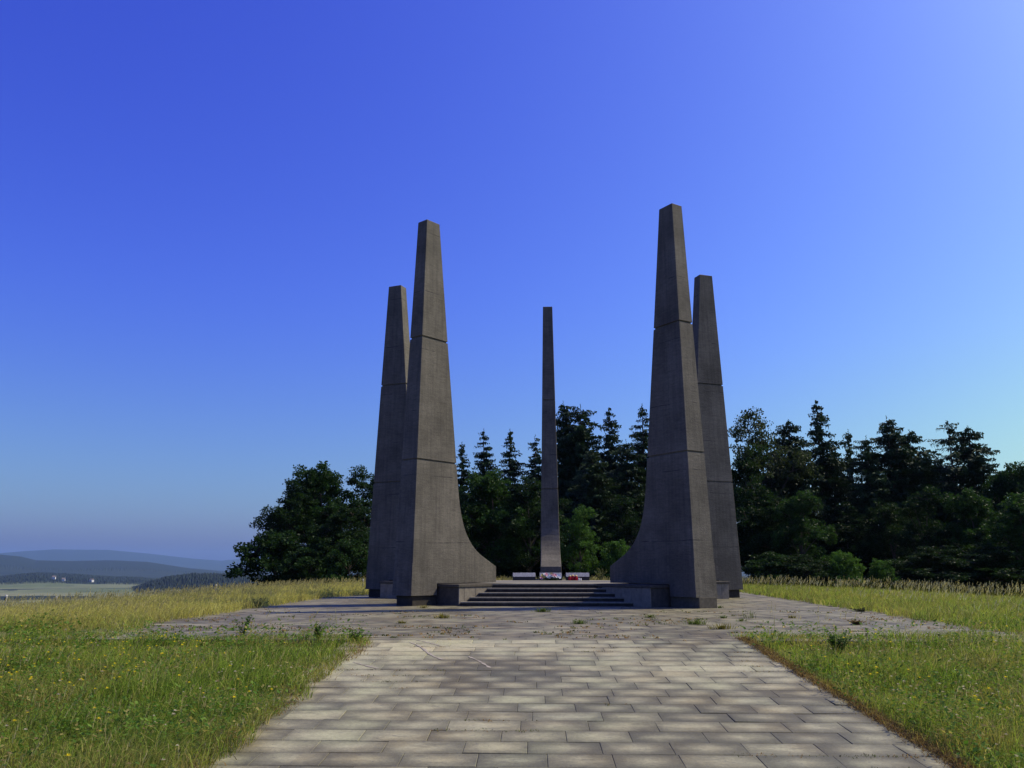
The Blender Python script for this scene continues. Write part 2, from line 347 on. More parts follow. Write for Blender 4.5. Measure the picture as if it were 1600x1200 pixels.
def make_pylon(dH, jo):
    H = H0+dH
    inner = [(3.29, .575), (3.29, 1.04), (3.46, 1.13), (3.68, 1.24), (3.90, 1.35), (4.10, 1.475), (4.28, 1.63), (4.43, 1.80), (4.56, 2.0), (4.66, 2.22), (4.75, 2.50), (4.82, 2.82), (4.875, 3.2), (4.92, 3.6)]
    J1, J2 = 4.02+jo[0], 7.66+jo[1]; G = .03
    def rin(z):
        if z <= inner[-1][1]:
            for a, b in zip(inner[1:], inner[2:]):
                if z <= b[1]: return a[0]+(b[0]-a[0])*(z-a[1])/(b[1]-a[1])
        if z < 7.65: return 4.92+(5.35-4.92)*(z-3.6)/(7.65-3.6)
        return 5.35+(5.715-5.35)*(z-7.65)/(H-7.65)
    wd = lambda z: (BB+(BT-BB)*(z-ZB)/(H-ZB))/2
    ro = lambda z: RO+(RT-RO)*(z-ZB)/(H-ZB)
    zs = [.585]+[p[1] for p in inner[1:]]
    lv = [(z, 0) for z in zs]+[(J1-G, 0), (J1-G+.012, 1), (J1+G-.012, 1), (J1+G, 0), (5.5, 0), (J2-G, 0), (J2-G+.012, 1), (J2+G-.012, 1), (J2+G, 0), (9.5, 0), (H-.02, 0), (H, 2)]
    lv = sorted(lv, key=lambda t: t[0]); bm = bmesh.new(); rings = []
    for z, gr in lv:
        i = .035 if gr == 1 else (.015 if gr == 2 else 0); a, b = (3.29 if z < 1.04 else rin(z))+i, ro(z)-i; h = wd(z)-i; mid = 5.72 if z < 3 else None
        mids = [5.72] if b > 5.75 else [b-.05]
        # ring: inner- , mid-, outer-, outer+, mid+, inner+
        pr = [(a, -h), (mids[0], -h), (b, -h), (b, h), (mids[0], h), (a, h)]
        rings.append([bm.verts.new((x, y, z)) for x, y in pr])
    for A, B in zip(rings, rings[1:]):
        for i in range(6): j = (i+1) % 6; bm.faces.new((A[i], A[j], B[j], B[i]))
    bm.faces.new(rings[-1])
    # outer leg dropping below the notch
    h = wd(ZB); b = ro(ZB); low = [bm.verts.new((x, y, ZB)) for x, y in ((5.72, -h), (b, -h), (b, h), (5.72, h))]
    r0 = rings[0]; top = [r0[1], r0[2], r0[3], r0[4]]
    for i in range(4): j = (i+1) % 4; bm.faces.new((low[i], low[j], top[j], top[i]))
    bm.faces.new(low[::-1]); bm.faces.new((r0[0], r0[5], r0[4], r0[1]))
    bmesh.ops.recalc_face_normals(bm, faces=bm.faces)
    es = [e for e in bm.edges if len(e.link_faces) == 2 and e.calc_face_angle(0) > 1.2 and e.verts[0].co.z > .6 and abs(e.verts[0].co.z-e.verts[1].co.z) > .1]
    bmesh.ops.bevel(bm, geom=es, offset=.012, segments=1, affect='EDGES')
    return bm
PL = {'FL': 'tall tapering concrete pylon with flared foot, front left beside the steps, one face sunlit',
      'FR': 'tallest looking dark tapering concrete pylon with flared foot, front right beside the steps',
      'ML': 'tapering concrete pylon partly hidden behind the left front pylon, leftmost of the five',
      'MR': 'grey tapering concrete pylon partly hidden behind the right front pylon, rightmost of the five',
      'B': 'slender looking concrete pylon at the back centre, seen end on behind the flowers'}
JO = {'FL': (-.05, -.09), 'FR': (0, 0), 'ML': (-.05, -.12), 'MR': (-.08, -.22), 'B': (0, 0)}
for k, ang, ox, oy, dH in KS:
    P = empty('concrete_pylon', (ox, oy, 0), R(ang)); tag(P, PL[k], 'pylon', 'five concrete pylons round the platform')
    m = MB(); m.bm.free(); m.bm = make_pylon(dH, JO[k]); m.build('shaft', CONC, P)
    MB().box(5.66, 6.56 if k != 'FR' else 6.7, -.32, .32, -.02, ZB-.004, bev=.008).build('base_plinth', CAPM if k == 'FR' else DARKC, P)  # plinth shade put into the dark colour, front right kept lighter
# cheek walls (parts of the platform) follow each pylon
for k, ang, ox, oy, dH in KS:
    M = Matrix.Translation((ox-CX, oy-CY, 0)) @ Matrix.Rotation(R(ang), 4, 'Z')
    wn = .93 if k == 'FR' else 1.10
    m = MB(); m.box(3.0, 5.60, -wn, 1.10, -.02, PZ-.075, M); cw = m.build('cheek_wall', CAPM, root)
    for s in (-1, 1):
        cl = MB(); a = 3.62
        while a < 5.60:
            b = min(a+random.uniform(.38, .46), 5.60)
            cw_ = -(wn+.005) if s < 0 else 1.105; cl.box(a+.003, b-.003, cw_-.02, cw_+.02, 0, PZ-.078, M, bev=.004); a = b
        cl.build('cladding', STONE, cw)
    MB().box(3.25, 5.64, -wn-.05, 1.15, PZ-.072, PZ+.004, M, bev=.008).build('wall_cap', CAPM, cw)

# plaques on the podium
ENG = mat_simple('granite_polished', (.22, .225, .24), (.33, .335, .35), 60, .35, .05)
_m, _t, _b = ENG, ENG.node_tree, ENG.node_tree.nodes['Principled BSDF']
_co = objco(_t); _s = N(_t, 'ShaderNodeSeparateXYZ'); _t.links.new(_co, _s.inputs[0])
_a = N(_t, 'ShaderNodeMath', operation='MULTIPLY'); _t.links.new(_s.outputs[2], _a.inputs[0]); _a.inputs[1].default_value = 32
_f = N(_t, 'ShaderNodeMath', operation='FRACT'); _t.links.new(_a.outputs[0], _f.inputs[0])
_l = N(_t, 'ShaderNodeMath', operation='LESS_THAN'); _t.links.new(_f.outputs[0], _l.inputs[0]); _l.inputs[1].default_value = .5
_n = ramp(_t, noise(_t, _co, 60, 2, .5, (1, .1, .6)), [(.46, (0, 0, 0)), (.5, (.85, .85, .85))])
_c = _b.inputs['Base Color'].links[0].from_socket
_t.links.new(mix(_t, mix(_t, 1, _l.outputs[0], _n, 'MULTIPLY'), _c, (.05, .05, .055)), _b.inputs['Base Color'])
BLKG = mat_simple('dark_granite', (.02, .02, .022), (.045, .045, .048), 50, .5, .05)
DY = 30.35
def plaque(xa, xb, label, rz=0):
    a = at(xa, 905, DY).x; b = at(xb, 905, DY).x; wd = b-a
    o = empty('memorial_plaque', ((a+b)/2, DY, PZ), rz); tag(o, label, 'plaque', 'engraved plaques below the back pylon')
    h = wd/2; m = MB(); bm = m.bm
    sec = [(-.06, 0), (-.06, .12), (.10, .262), (.17, .262), (.17, 0)]
    A = [bm.verts.new((-h, y, z)) for y, z in sec]; B = [bm.verts.new((h, y, z)) for y, z in sec]
    bm.faces.new(A); bm.faces.new(B[::-1])
    for i in range(5): j = (i+1) % 5; bm.faces.new((A[i], A[j], B[j], B[i]))
    bl = m.build('block', BLKG, o)
    Mx = Matrix.Translation((0, -.062, .118)) @ Matrix.Rotation(math.atan2(.142, .16), 4, 'X')
    MB().box(-h+.008, h-.008, 0, .212, .002, .016, Mx, bev=.003).build('face_slab', ENG, o)
    return o
plaque(801, 837, 'grey inscribed granite plaque on dark block, left of the flowers')
plaque(843, 878, 'inscribed granite plaque mostly hidden behind the pile of flowers')
plaque(884, 921, 'grey inscribed granite plaque on dark block, right of the flowers behind red lanterns', R(-4))

# flowers, lanterns, candles
def petals_mat(n, c): return mat_simple(n, tuple(v*.8 for v in c), c, 20, .6, .05)
FL_M = {'white': petals_mat('white_petals', (.85, .85, .82)), 'yellow': petals_mat('yellow_petals', (.75, .6, .15)), 'pink': petals_mat('pink_petals', (.8, .38, .42))}
GRN = mat_simple('bouquet_leaves', (.02, .05, .02), (.05, .1, .035), 12, .6, .1)
fx = at(861, 905, DY-.22)
fo = empty('flower_arrangement', (fx.x, DY-.22, PZ)); tag(fo, 'low wide arrangement of white, yellow and pink flowers on green leaves before the middle plaque', 'flowers')
m = MB(); r = random.Random(4)
for i in range(260):
    a = r.uniform(0, math.tau); p = Vector((r.gauss(0, .2), r.gauss(0, .06), r.uniform(.01, .13)))
    d = Vector((math.cos(a), math.sin(a)*.6, r.uniform(-.1, .7))).normalized(); s = Vector((-d.y, d.x, .2)).normalized()*.016; L = r.uniform(.05, .11)
    v = [m.bm.verts.new(q) for q in (p, p+d*L*.5+s, p+d*L, p+d*L*.5-s)]; m.bm.faces.new(v)
m.build('foliage', GRN, fo)
for i, (dx, dz, c) in enumerate([(-.3, .17, 'yellow'), (-.25, .12, 'yellow'), (-.22, .2, 'white'), (-.12, .14, 'white'), (-.05, .11, 'white'), (.0, .16, 'white'), (.06, .2, 'pink'), (.1, .13, 'white'), (.14, .18, 'pink'), (.19, .14, 'white'), (.26, .16, 'white'), (.3, .11, 'white'), (-.34, .08, 'pink'), (.02, .22, 'yellow'), (-.17, .21, 'pink')]):
    m = MB(); c0 = Vector((dx, -.06-r.uniform(0, .05), dz)); ax = Vector((r.uniform(-.4, .4), -1, .6)).normalized(); q = ax.to_track_quat('Z', 'Y')
    for ring, (np_, ro_, up) in enumerate(((7, .072, .3), (5, .045, .9))):
        for j in range(np_):
            t = math.tau*j/np_+ring; d = q@Vector((math.cos(t), math.sin(t), up)).normalized(); s = q@Vector((-math.sin(t), math.cos(t), 0))*ro_*.42
            v = [m.bm.verts.new(p) for p in (c0, c0+d*ro_*.6+s, c0+d*ro_, c0+d*ro_*.6-s)]; m.bm.faces.new(v)
    m.sphere(c0, .012, 1); m.build('flower', FL_M[c], fo)
RED = mat_simple('red_glass', (.28, .008, .015), (.42, .015, .03), 8, .2, .02); GOLD = mat_simple('brass_lid', (.4, .28, .1), (.55, .4, .16), 20, .35, .05); WAX = mat_simple('white_wax', (.7, .69, .66), (.82, .81, .78), 20, .5, .05)
def lantern(px, h, label, mat, body='glass', dz=0):
    p = at(px, 905, DY-.28); o = empty('grave_lantern', (p.x, DY-.28+dz, PZ)); tag(o, label, 'lantern', 'grave lanterns before the right plaque')
    R0 = h*.3
    MB().tube([(0, 0, 0), (0, 0, h*.12), (0, 0, h*.5), (0, 0, h*.74)], [R0*.85, R0, R0*1.08, R0*.75], 14).build('glass_body', mat, o, smooth=False)
    MB().tube([(0, 0, h*.745), (0, 0, h*.8), (0, 0, h*.92), (0, 0, h)], [R0*.9, R0*.9, R0*.5, R0*.12], 14).build('lid', GOLD if mat is RED else WAX, o)
lantern(890.5, .19, 'pinkish red grave lantern, leftmost beside the flowers', RED)
lantern(895, .21, 'dark red grave lantern, second from the left in its row', RED, dz=.04)
lantern(900, .20, 'dark red grave lantern, third from the left in its row', RED)
lantern(904.5, .09, 'small white grave candle between red lanterns and the white candle at the right end', WAX)
lantern(907.8, .08, 'small white grave candle, rightmost of the row', WAX, dz=.03)

# ------------------------------------------------------------ meadow
def blades(P, H, Wd, lean, az, col, bendk=1.0):
    """P(n,3) roots; one blade = 5 points, quad + tri"""
    n = len(P); d = np.stack([np.cos(az), np.sin(az), np.zeros(n)], 1); s = np.stack([-np.sin(az), np.cos(az), np.zeros(n)], 1)
    ta = rng.uniform(0, math.pi, n); s = np.stack([np.cos(ta), np.sin(ta), np.zeros(n)], 1)
    up = np.array([0, 0, 1.])
    m = P+d*(H*lean*.3)[:, None]+up*(H*.55)[:, None]; t = P+d*(H*lean)[:, None]+up*(H*(1-.25*np.minimum(lean, 1)))[:, None]
    V = np.empty((n, 5, 3)); w1 = (Wd/2)[:, None]; w2 = (Wd*.38)[:, None]
    V[:, 0] = P-s*w1; V[:, 1] = P+s*w1; V[:, 2] = m+s*w2; V[:, 3] = m-s*w2; V[:, 4] = t
    b = np.arange(n)[:, None]*5; Q = b+np.array([[0, 1, 2, 3]]); T = b+np.array([[3, 2, 4]])
    return V.reshape(-1, 3), T, Q, np.repeat(col, 5, 0)
def merge(parts):
    V = []; T = []; Q = []; Cc = []; o = 0
    for v, t, q, c in parts: V.append(v); T.append(t+o); Q.append(q+o); Cc.append(c); o += len(v)
    return np.concatenate(V), np.concatenate(T), np.concatenate(Q), np.concatenate(Cc)
def scatter(dens, ymin, ymax, n, wide=.70, pad=2.):
    """rejection sampling of density dens(x,y) per m2 in the view wedge"""
    out = []
    edges = np.geomspace(ymin, ymax, 26)
    for a, b in zip(edges, edges[1:]):
        hw = wide*b+pad; area = 2*hw*(b-a); dm = dens(b*.5+a*.5)
        k = rng.poisson(area*dm)
        x = rng.uniform(-hw, hw, k); y = rng.uniform(a, b, k); out.append(np.stack([x, y], 1))
    return np.concatenate(out)
def gz(x, y): return ground(x, y)-.03
cl = lambda a: np.array(a)
GREEN = cl([.085, .155, .018]); LIME = cl([.23, .34, .045]); STRAW = cl([.52, .46, .15]); OLIVE = cl([.23, .25, .045]); DRY = cl([.32, .20, .07]); DARKG = cl([.035, .07, .016])
def zones(x, y):
    u, v = irotp(x, y)
    back_left = (x < -4) & (v > 13.5-(x+7)*.0)
    gold = np.where(back_left, np.clip((v-12.5)/4, 0, 1), 0)
    gold = np.maximum(gold, np.where((u > 5) & (v > 16), .22, 0))
    pathd = np.minimum(np.abs(u-3.31), 99); edge_r = np.exp(-(pathd/.10)**2)*(v < 12.9)
    edge_l = np.exp(-(np.abs(u+2.05)/.22)**2)*(v < 12.2)*.25
    return gold, np.clip(edge_r+edge_l, 0, 1)
def grass_cols(x, y, k):
    gold, edge = zones(x, y); n1 = fbm(x*.5, y*.5+9); n2 = fbm(x*2.2+40, y*2.2); r = rng.random(k)
    f = np.clip((n1-.38)*4.5+(n2-.47)*2.6, 0, 1)[:, None]
    c = GREEN*(1-f)+OLIVE*f
    c = np.where((r < .32)[:, None], LIME, c); c = np.where((r > .9)[:, None], STRAW*.8, c); c = np.where(((r > .72) & (r < .86))[:, None], DARKG, c)
    g_ = np.clip(gold*1.0+ (rng.random(k)-.5)*.5, 0, 1)[:, None]*.72
    c = c*(1-g_)+(STRAW*.92)*g_
    e = (edge*(.4+.6*rng.random(k)))[:, None]; c = c*(1-e)+DRY*e
    bp = np.clip((fbm(x*.9+70, y*1.3)-.52)*7, 0, 1)[:, None]*.5*(rng.random(k)[:, None] < .6); c = c*(1-bp)+cl([.34, .24, .10])*bp; return c*rng.uniform(.8, 1.5, k)[:, None]
def clean(P, grow=0.):
    x, y = P[:, 0], P[:, 1]; keep = ~in_paved(x, y, grow)
    keep &= (x-CX)**2+(y-CY)**2 > 36
    return P[keep]
# short dense blades
P = clean(scatter(lambda y: 1700*min(1, (8/y))**1.75, 3.6, 78, 0))
k = len(P); x, y = P[:, 0], P[:, 1]; gold, edge = zones(x, y)
hh = (.05+.36*fbm(x*1.9, y*1.9)**1.2+gold*.12)*rng.uniform(.55, 1.3, k)*(1-.6*edge)
u_, v_ = irotp(x, y); hh *= np.where((v_ > 11) & (v_ < 14) & (np.abs(u_) < 8), .62, 1)
wd_ = .0055*np.maximum(1, y/8)**.85
parts = [blades(np.stack([x, y, gz(x, y)], 1), hh, wd_, rng.uniform(.1, 1.5, k), np.where(rng.random(k) < .35, rng.normal(.1, .9, k), rng.uniform(0, 6.28, k)), grass_cols(x, y, k))]
V, T, Q, cc = merge(parts); o = link('meadow_grass', npmesh('meadow_grass', V, T, Q, GRASS, cc)); o['kind'] = 'stuff'; tag(o, 'short green and olive meadow grass growing on both sides of the stone path', 'grass')
# dry brown litter lying along the path edges
v = rng.uniform(3.6, 12.7, 15000); rt = rng.random(len(v)) < .78; ww = np.where(rt, 3.36, -2.12)+rng.normal(0, 1, len(v))*np.where(rt, .05, .08)+np.where(rt, 0, (vnoise(v*1.7, v*0+3)-.5)*.25)
x, y = rotp(ww, v); k = len(x); rr = rng.random(k)[:, None]
cv = np.where(rr < .5, cl([.26, .16, .06]), np.where(rr < .75, cl([.09, .065, .035]), cl([.34, .27, .12])))*rng.uniform(.6, 1.3, k)[:, None]
V, T, Q, c = blades(np.stack([x, y, prof(y)-.006], 1), rng.uniform(.015, .06, k), rng.uniform(.004, .008, k), rng.uniform(.5, 2.2, k), rng.uniform(0, 6.28, k), cv)
o = link('dry_litter', npmesh('dry_litter', V, T, Q, GRASS, c)); o['kind'] = 'stuff'; tag(o, 'dry orange brown grass litter lying along the path edges', 'litter')
# broad herb leaves in the near meadow
P = clean(scatter(lambda y: 900*min(1, (7/y))**2, 4., 15, 0)); x, y = P[:, 0], P[:, 1]; k = len(P)
pk = fbm(x*1.3+90, y*1.3) > .44; P = P[pk]; x, y = P[:, 0], P[:, 1]; k = len(P); gold, edge = zones(x, y)
z = gz(x, y)+rng.uniform(.05, .30, k)*(.3+1.2*fbm(x*1.9, y*1.9)); a = rng.uniform(0, 6.28, k); L = rng.uniform(.018, .05, k)*np.maximum(1, y/9); up = rng.uniform(-.3, .8, k)
d = np.stack([np.cos(a), np.sin(a), up], 1)*L[:, None]; sd_ = np.stack([-np.sin(a), np.cos(a), rng.normal(0, .3, k)], 1)*(L*.32)[:, None]; p0 = np.stack([x, y, z], 1)
V = np.stack([p0, p0+d*.5+sd_, p0+d, p0+d*.5-sd_], 1).reshape(-1, 3); r_ = rng.random(k)[:, None]
c = np.where(r_ < .5, cl([.06, .13, .02]), np.where(r_ < .85, cl([.13, .21, .035]), cl([.25, .22, .07])))*rng.uniform(.7, 1.4, k)[:, None]
o = link('meadow_herbs', npmesh('meadow_herbs', V, quads=np.arange(k*4).reshape(-1, 4), mat=GRASS, col=np.repeat(c, 4, 0))); o['kind'] = 'stuff'; tag(o, 'small broad herb leaves mixed through the near meadow grass', 'herbs')
# tall seeding stems with panicles
def stems(P, H, colS, colH, lean, az, wid, headL, name, label):
    n = len(P); parts = [blades(P, H, wid, lean, az, colS)]
    d = np.stack([np.cos(az), np.sin(az), np.zeros(n)], 1); tip = P+d*(H*lean)[:, None]; tip[:, 2] += H*(1-.25*np.minimum(lean, 1))
    dirv = d*lean[:, None]*1.2+np.array([0, 0, .9]); dirv /= np.linalg.norm(dirv, axis=1)[:, None]
    for q in range(5):
        f = -.15+q*.24; root_ = tip+dirv*(headL*f*.8)[:, None]; a2 = rng.uniform(0, 6.28, n)
        parts.append(blades(root_, headL*(.42-.04*q), wid*1.5, rng.uniform(.1, .7, n), np.where(rng.random(n) < .5, az, a2), colH))
    V, T, Q, c = merge(parts); o = link(name, npmesh(name, V, T, Q, GRASS, c)); o['kind'] = 'stuff'; tag(o, label, 'grass')
P = clean(scatter(lambda y: 62*min(1, (9/y))**1.25, 4., 85, 0), .02); x, y = P[:, 0], P[:, 1]; gold, edge = zones(x, y)
u_, v_ = irotp(x, y)
pk = np.where(v_ < 13, .12+.9*np.clip(fbm(x*.6+3, y*.6)-.42, 0, 1)*2.0, .95); pk = np.where((v_ > 10.5) & (v_ < 14.5) & (np.abs(u_) < 9), .12, pk); pk = np.where((x > 6) & (v_ > 14), .15+2.6*np.clip(fbm(x*.45+60, y*.3)-.40, 0, .35), pk); keep = (rng.random(len(P)) < pk) & (edge < .3); P = P[keep]; x, y = P[:, 0], P[:, 1]; gold, edge = zones(x, y); n = len(P)
hh = (1-.22*(x < -3)*(y > 14))*(.26+.34*fbm(x*.5+8, y*.5)+.1*gold+.08*(x > 8)*(y > 16))*rng.uniform(.7, 1.2, n)
cS = (OLIVE*1.1*(1-gold[:, None])+STRAW*gold[:, None]*.8)*rng.uniform(.8, 1.2, n)[:, None]
isr = (x > 6)[:, None]&(rng.random(n)[:, None] < .4); cH = (np.where(isr, cl([.46, .42, .32]), cl([.46, .38, .18]))*(1-.35*rng.random(n)[:, None])+cl([.0, .02, .0]))*rng.uniform(.8, 1.3, n)[:, None]
P3 = np.stack([x, y, gz(x, y)], 1)
stems(P3, hh, cS, cH, np.abs(rng.normal(.32, .2, n)), rng.normal(.0, .7, n), .0032*np.maximum(1, y/8)**.85, .09+.05*rng.random(n)*np.maximum(1, y/16), 'seeding_grass', 'tall straw coloured seeding grass stems leaning right across the meadow')
# yellow hawkbit heads and white clover heads
def heads(P, H, size, colr, colS, name, label, cat):
    n = len(P); parts = [blades(P, H, np.full(n, .003), rng.uniform(.05, .3, n), rng.uniform(0, 6.28, n), np.tile(colS, (n, 1)))]
    top = P.copy(); top[:, 2] += H*.96
    V = []; T = []; Cc = []
    K = 6
    for j in range(K):
        a = j*math.tau/K+rng.uniform(0, .4, n)
        for s_, up in ((1, .15), (.6, .6)):
            tip = top+np.stack([np.cos(a)*size*s_, np.sin(a)*size*s_, size*up], 1); sd_ = np.stack([-np.sin(a), np.cos(a), np.zeros(n)], 1)*(size*.4*s_)[:, None]
            V.append(np.stack([top, tip+sd_, tip-sd_], 1))
    V = np.concatenate(V).reshape(-1, 3); m_ = len(V)//3; T = np.arange(m_*3).reshape(-1, 3)
    col = np.tile(np.repeat(colr, 3, 0), (K*2, 1))
    v0, t0, q0, c0 = parts[0]
    o = link(name, npmesh(name, np.concatenate([v0, V]), np.concatenate([t0, T+len(v0)]), q0, GRASS, np.concatenate([c0, col]))); o['kind'] = 'stuff'; tag(o, label, cat)
P = clean(scatter(lambda y: 60*min(1, 8/y)**1.2, 4., 13, 0), .1); x, y = P[:, 0], P[:, 1]
pk = np.where(x < 0, np.clip((-x-3.0)/4, .08, 1)*np.clip((12-y)/3, .05, 1), .10)*np.where(fbm(x*.8, y*.8) > .45, 1, .25); P = P[rng.random(len(P)) < pk]; n = len(P)
heads(np.stack([P[:, 0], P[:, 1], gz(P[:, 0], P[:, 1])], 1), rng.uniform(.22, .36, n), rng.uniform(.012, .019, n), np.tile([.75, .6, .03], (n, 1))*rng.uniform(.8, 1.1, n)[:, None], OLIVE, 'yellow_wildflowers', 'small yellow hawkbit flowers dotted over the left foreground meadow', 'wildflowers')
P = clean(scatter(lambda y: 70*min(1, 8/y)**1.2, 4., 14, 0), .1); x, y = P[:, 0], P[:, 1]
pk = np.where(x > 0, .55, .25)*np.where(fbm(x*.9+30, y*.9) > .5, 1, .12); P = P[rng.random(len(P)) < pk]; n = len(P)
heads(np.stack([P[:, 0], P[:, 1], gz(P[:, 0], P[:, 1])], 1), rng.uniform(.2, .33, n), rng.uniform(.010, .017, n), np.where(rng.random(n)[:, None] < .35, cl([.55, .48, .38]), cl([.30, .22, .12]))*rng.uniform(.7, 1.1, n)[:, None], OLIVE, 'pale_clover', 'pale faded clover heads among the grass on both sides of the path', 'wildflowers')
# moss, fallen petals and tiny weeds in the joints
P = []
for _ in range(2600):
    v = 12.5+abs(random.gauss(0, 1))*4.2 if random.random() < .8 else random.uniform(12.5, 21); v = v if v < 22 else random.uniform(12.6, 22); u = random.uniform(-6.4, 8)
    v = 12.365+round((v-12.365)/.335)*.335+random.gauss(0, .012)
    if vnoise(np.array(u*1.1+3), np.array(v*1.4)) < .60: continue
    P.append(rotp(u, v))
for _ in range(2600):
    u = random.uniform(-2.2, 3.3); v = -6.4+round((random.uniform(4, 12.3)+6.4)/.335)*.335+random.gauss(0, .01)
    if vnoise(np.array(u*.9+13), np.array(v*1.2)) < .70: continue
    P.append(rotp(u, v))
P = np.repeat(np.array(P), 5, 0); P = P+rng.normal(0, .022, P.shape); n = len(P); hm = np.where(P[:, 1] < 12.2, .45, 1)
rr = rng.random(n)[:, None]; pn = np.repeat(rng.random(n//5), 5)[:, None]
cmo = np.where(pn < .45, cl([.32, .2, .09]), np.where(pn < .8, cl([.10, .13, .035]), cl([.06, .06, .03])))*(.7+.6*rr)
V, T, Q, c = blades(np.stack([P[:, 0], P[:, 1], prof(P[:, 1])-.004], 1), rng.uniform(.012, .05, n)*hm, rng.uniform(.008, .022, n)*hm, rng.uniform(.2, 1.6, n), rng.uniform(0, 6.28, n), cmo)
o = link('joint_moss', npmesh('joint_moss', V, T, Q, GRASS, c)); o['kind'] = 'stuff'; tag(o, 'tiny dry and green weeds and moss growing in the joints of the plaza paving', 'moss')

# weed tufts one can count
def weed(px, py, size, label, colr, n=70, name='weed_tuft', cat='weed', flat=1., Y=None, z=None, group='weeds in the paving joints'):
    if Y is None:
        r_ = ray(px, py); t = -EYE/r_.z; X, Y = r_.x*t, r_.y*t
    else: X = at(px, py, Y).x
    if z is None: z = float(prof(np.array(Y)))
    a = rng.uniform(0, 6.28, n); rad = np.abs(rng.normal(0, size*.5, n)); p = np.stack([np.cos(a)*rad*1.5, np.sin(a)*rad*.4, np.zeros(n)-.004], 1)
    V, T, Q, c = blades(p, rng.uniform(.4, 1.1, n)*size*flat, rng.uniform(.006, .014, n)*max(1, size*5), rng.uniform(.1, 1.2, n), a+rng.normal(0, .6, n), np.tile(colr, (n, 1))*rng.uniform(.6, 1.4, n)[:, None])
    o = link(name, npmesh(name, V, T, Q, GRASS, c), loc=(X, Y, z)); tag(o, label, cat, group); return o
LG = cl([.12, .17, .035]); YG = cl([.22, .2, .05])
weed(848, 956, .13, 'widest green weed tuft on the paving straight in front of the steps', LG, 160)
weed(905, 975, .11, 'dark green weed tuft on the plaza left of the right front pylon, nearest the path', LG, 110)
weed(690, 966, .13, 'yellow green weed tuft on the plaza below the left cheek wall', YG, 130)
weed(628, 974, .08, 'low yellowish weed tuft below the left front pylon', YG, 90)
weed(1016, 965, .09, 'small green weed tuft below the right front pylon', LG, 80)
weed(1088, 976, .14, 'broad green weed tuft on the plaza in front of the right front pylon corner', LG, 130)
weed(1127, 983, .13, 'yellow green weed patch just left of the right meadow corner', YG, 130)
weed(1130, 966, .08, 'small pale weed right of the right front pylon corner', LG, 60)
weed(1158, 971, .08, 'small green weed on the plaza near the right meadow', LG, 60)
weed(1172, 966, .13, 'thin upright weed stem on the right plaza', LG*.7, 26, flat=1.6)
weed(1125, 950, .08, 'tiny dark green weed right beside the dark pylon base', LG*.7, 60)
weed(706, 945, .10, 'green weed growing at the foot of the left cheek wall', LG, 80)
weed(662, 950, .10, 'weed growing below the overhang of the left front pylon', YG, 80)
weed(1237, 966, .09, 'small yellow green weed on the right plaza', YG, 70)
# leafy taller plants
def herb(px, py, Y, h, spread, label, colr, name='wild_herb', n=9, leaf=.05):
    X = at(px, py, Y).x; z = float(ground(X, Y))-.02; o = empty(name, (X, Y, z)); tag(o, label, 'plant')
    m = MB(); Vv = []; Tq = []; cc = []
    r = random.Random(px)
    for i in range(n):
        a = r.uniform(0, math.tau); hh = h*r.uniform(.6, 1); d = Vector((math.cos(a), math.sin(a), 0))*spread*r.uniform(.2, 1)
        pts = [d*.15, d*.45+Vector((0, 0, hh*.5)), d+Vector((0, 0, hh))]; m.tube(pts, [.005, .004, .002], 5)
        for s in range(26):
            f = r.uniform(.15, 1); p = pts[0].lerp(pts[1], f*2) if f < .5 else pts[1].lerp(pts[2], f*2-1)
            b = r.uniform(0, math.tau); e = Vector((math.cos(b), math.sin(b), r.uniform(-.1, .9))).normalized(); sd_ = e.cross(Vector((0, 0, 1))).normalized()*leaf*.25; L = leaf*r.uniform(.7, 1.5)*(1.3-f*.6)
            k0 = len(Vv); Vv += [p, p+e*L*.5+sd_, p+e*L, p+e*L*.5-sd_]; Tq.append((k0, k0+1, k0+2, k0+3)); cc += [np.array(colr)*r.uniform(.7, 1.3)]*4
    m.build('stem', BARK if False else STEMG, o); link('leaves', npmesh('leaves', np.array([tuple(v) for v in Vv]), quads=Tq, mat=GRASS, col=np.array(cc)), o)
STEMG = mat_simple('green_stem', (.06, .09, .03), (.12, .14, .05), 9, .7, .1)
herb(378, 1000, 13.0, .38, .16, 'leafy dark green herb standing over the left front corner of the plaza', (.05, .1, .025))
herb(496, 1008, 12.5, .26, .16, 'bright green leafy weed at the path end of the left meadow corner', (.08, .16, .03))
herb(556, 1012, 12.3, .17, .18, 'low bright green weed at the tip of the left meadow corner', (.08, .15, .03), n=12)
herb(1311, 1032, 11.2, .30, .24, 'bushy green herb standing in the right meadow near the path', (.075, .135, .03), n=30)
herb(1338, 970, 15.6, .10, .2, 'small brownish dead herb clump on the right side of the plaza', (.20, .15, .07), n=16)
herb(1345, 950, 20.2, .10, .3, 'dark low leaf clump added as the shade where the right plaza meets the back meadow', (.05, .055, .03), n=12)  # leaves added to stand in for shade at the grass edge
herb(398, 950, 22.2, .25, .45, 'dark green low bush where the left plaza meets the meadow', (.035, .06, .02), n=18)
herb(938, 905, 31.6, .42, .25, 'thin pale weeds standing on the platform right of the plaques', (.16, .17, .09), n=12, leaf=.06)
bpy.data.objects['wild_herb.007'].location.z = PZ
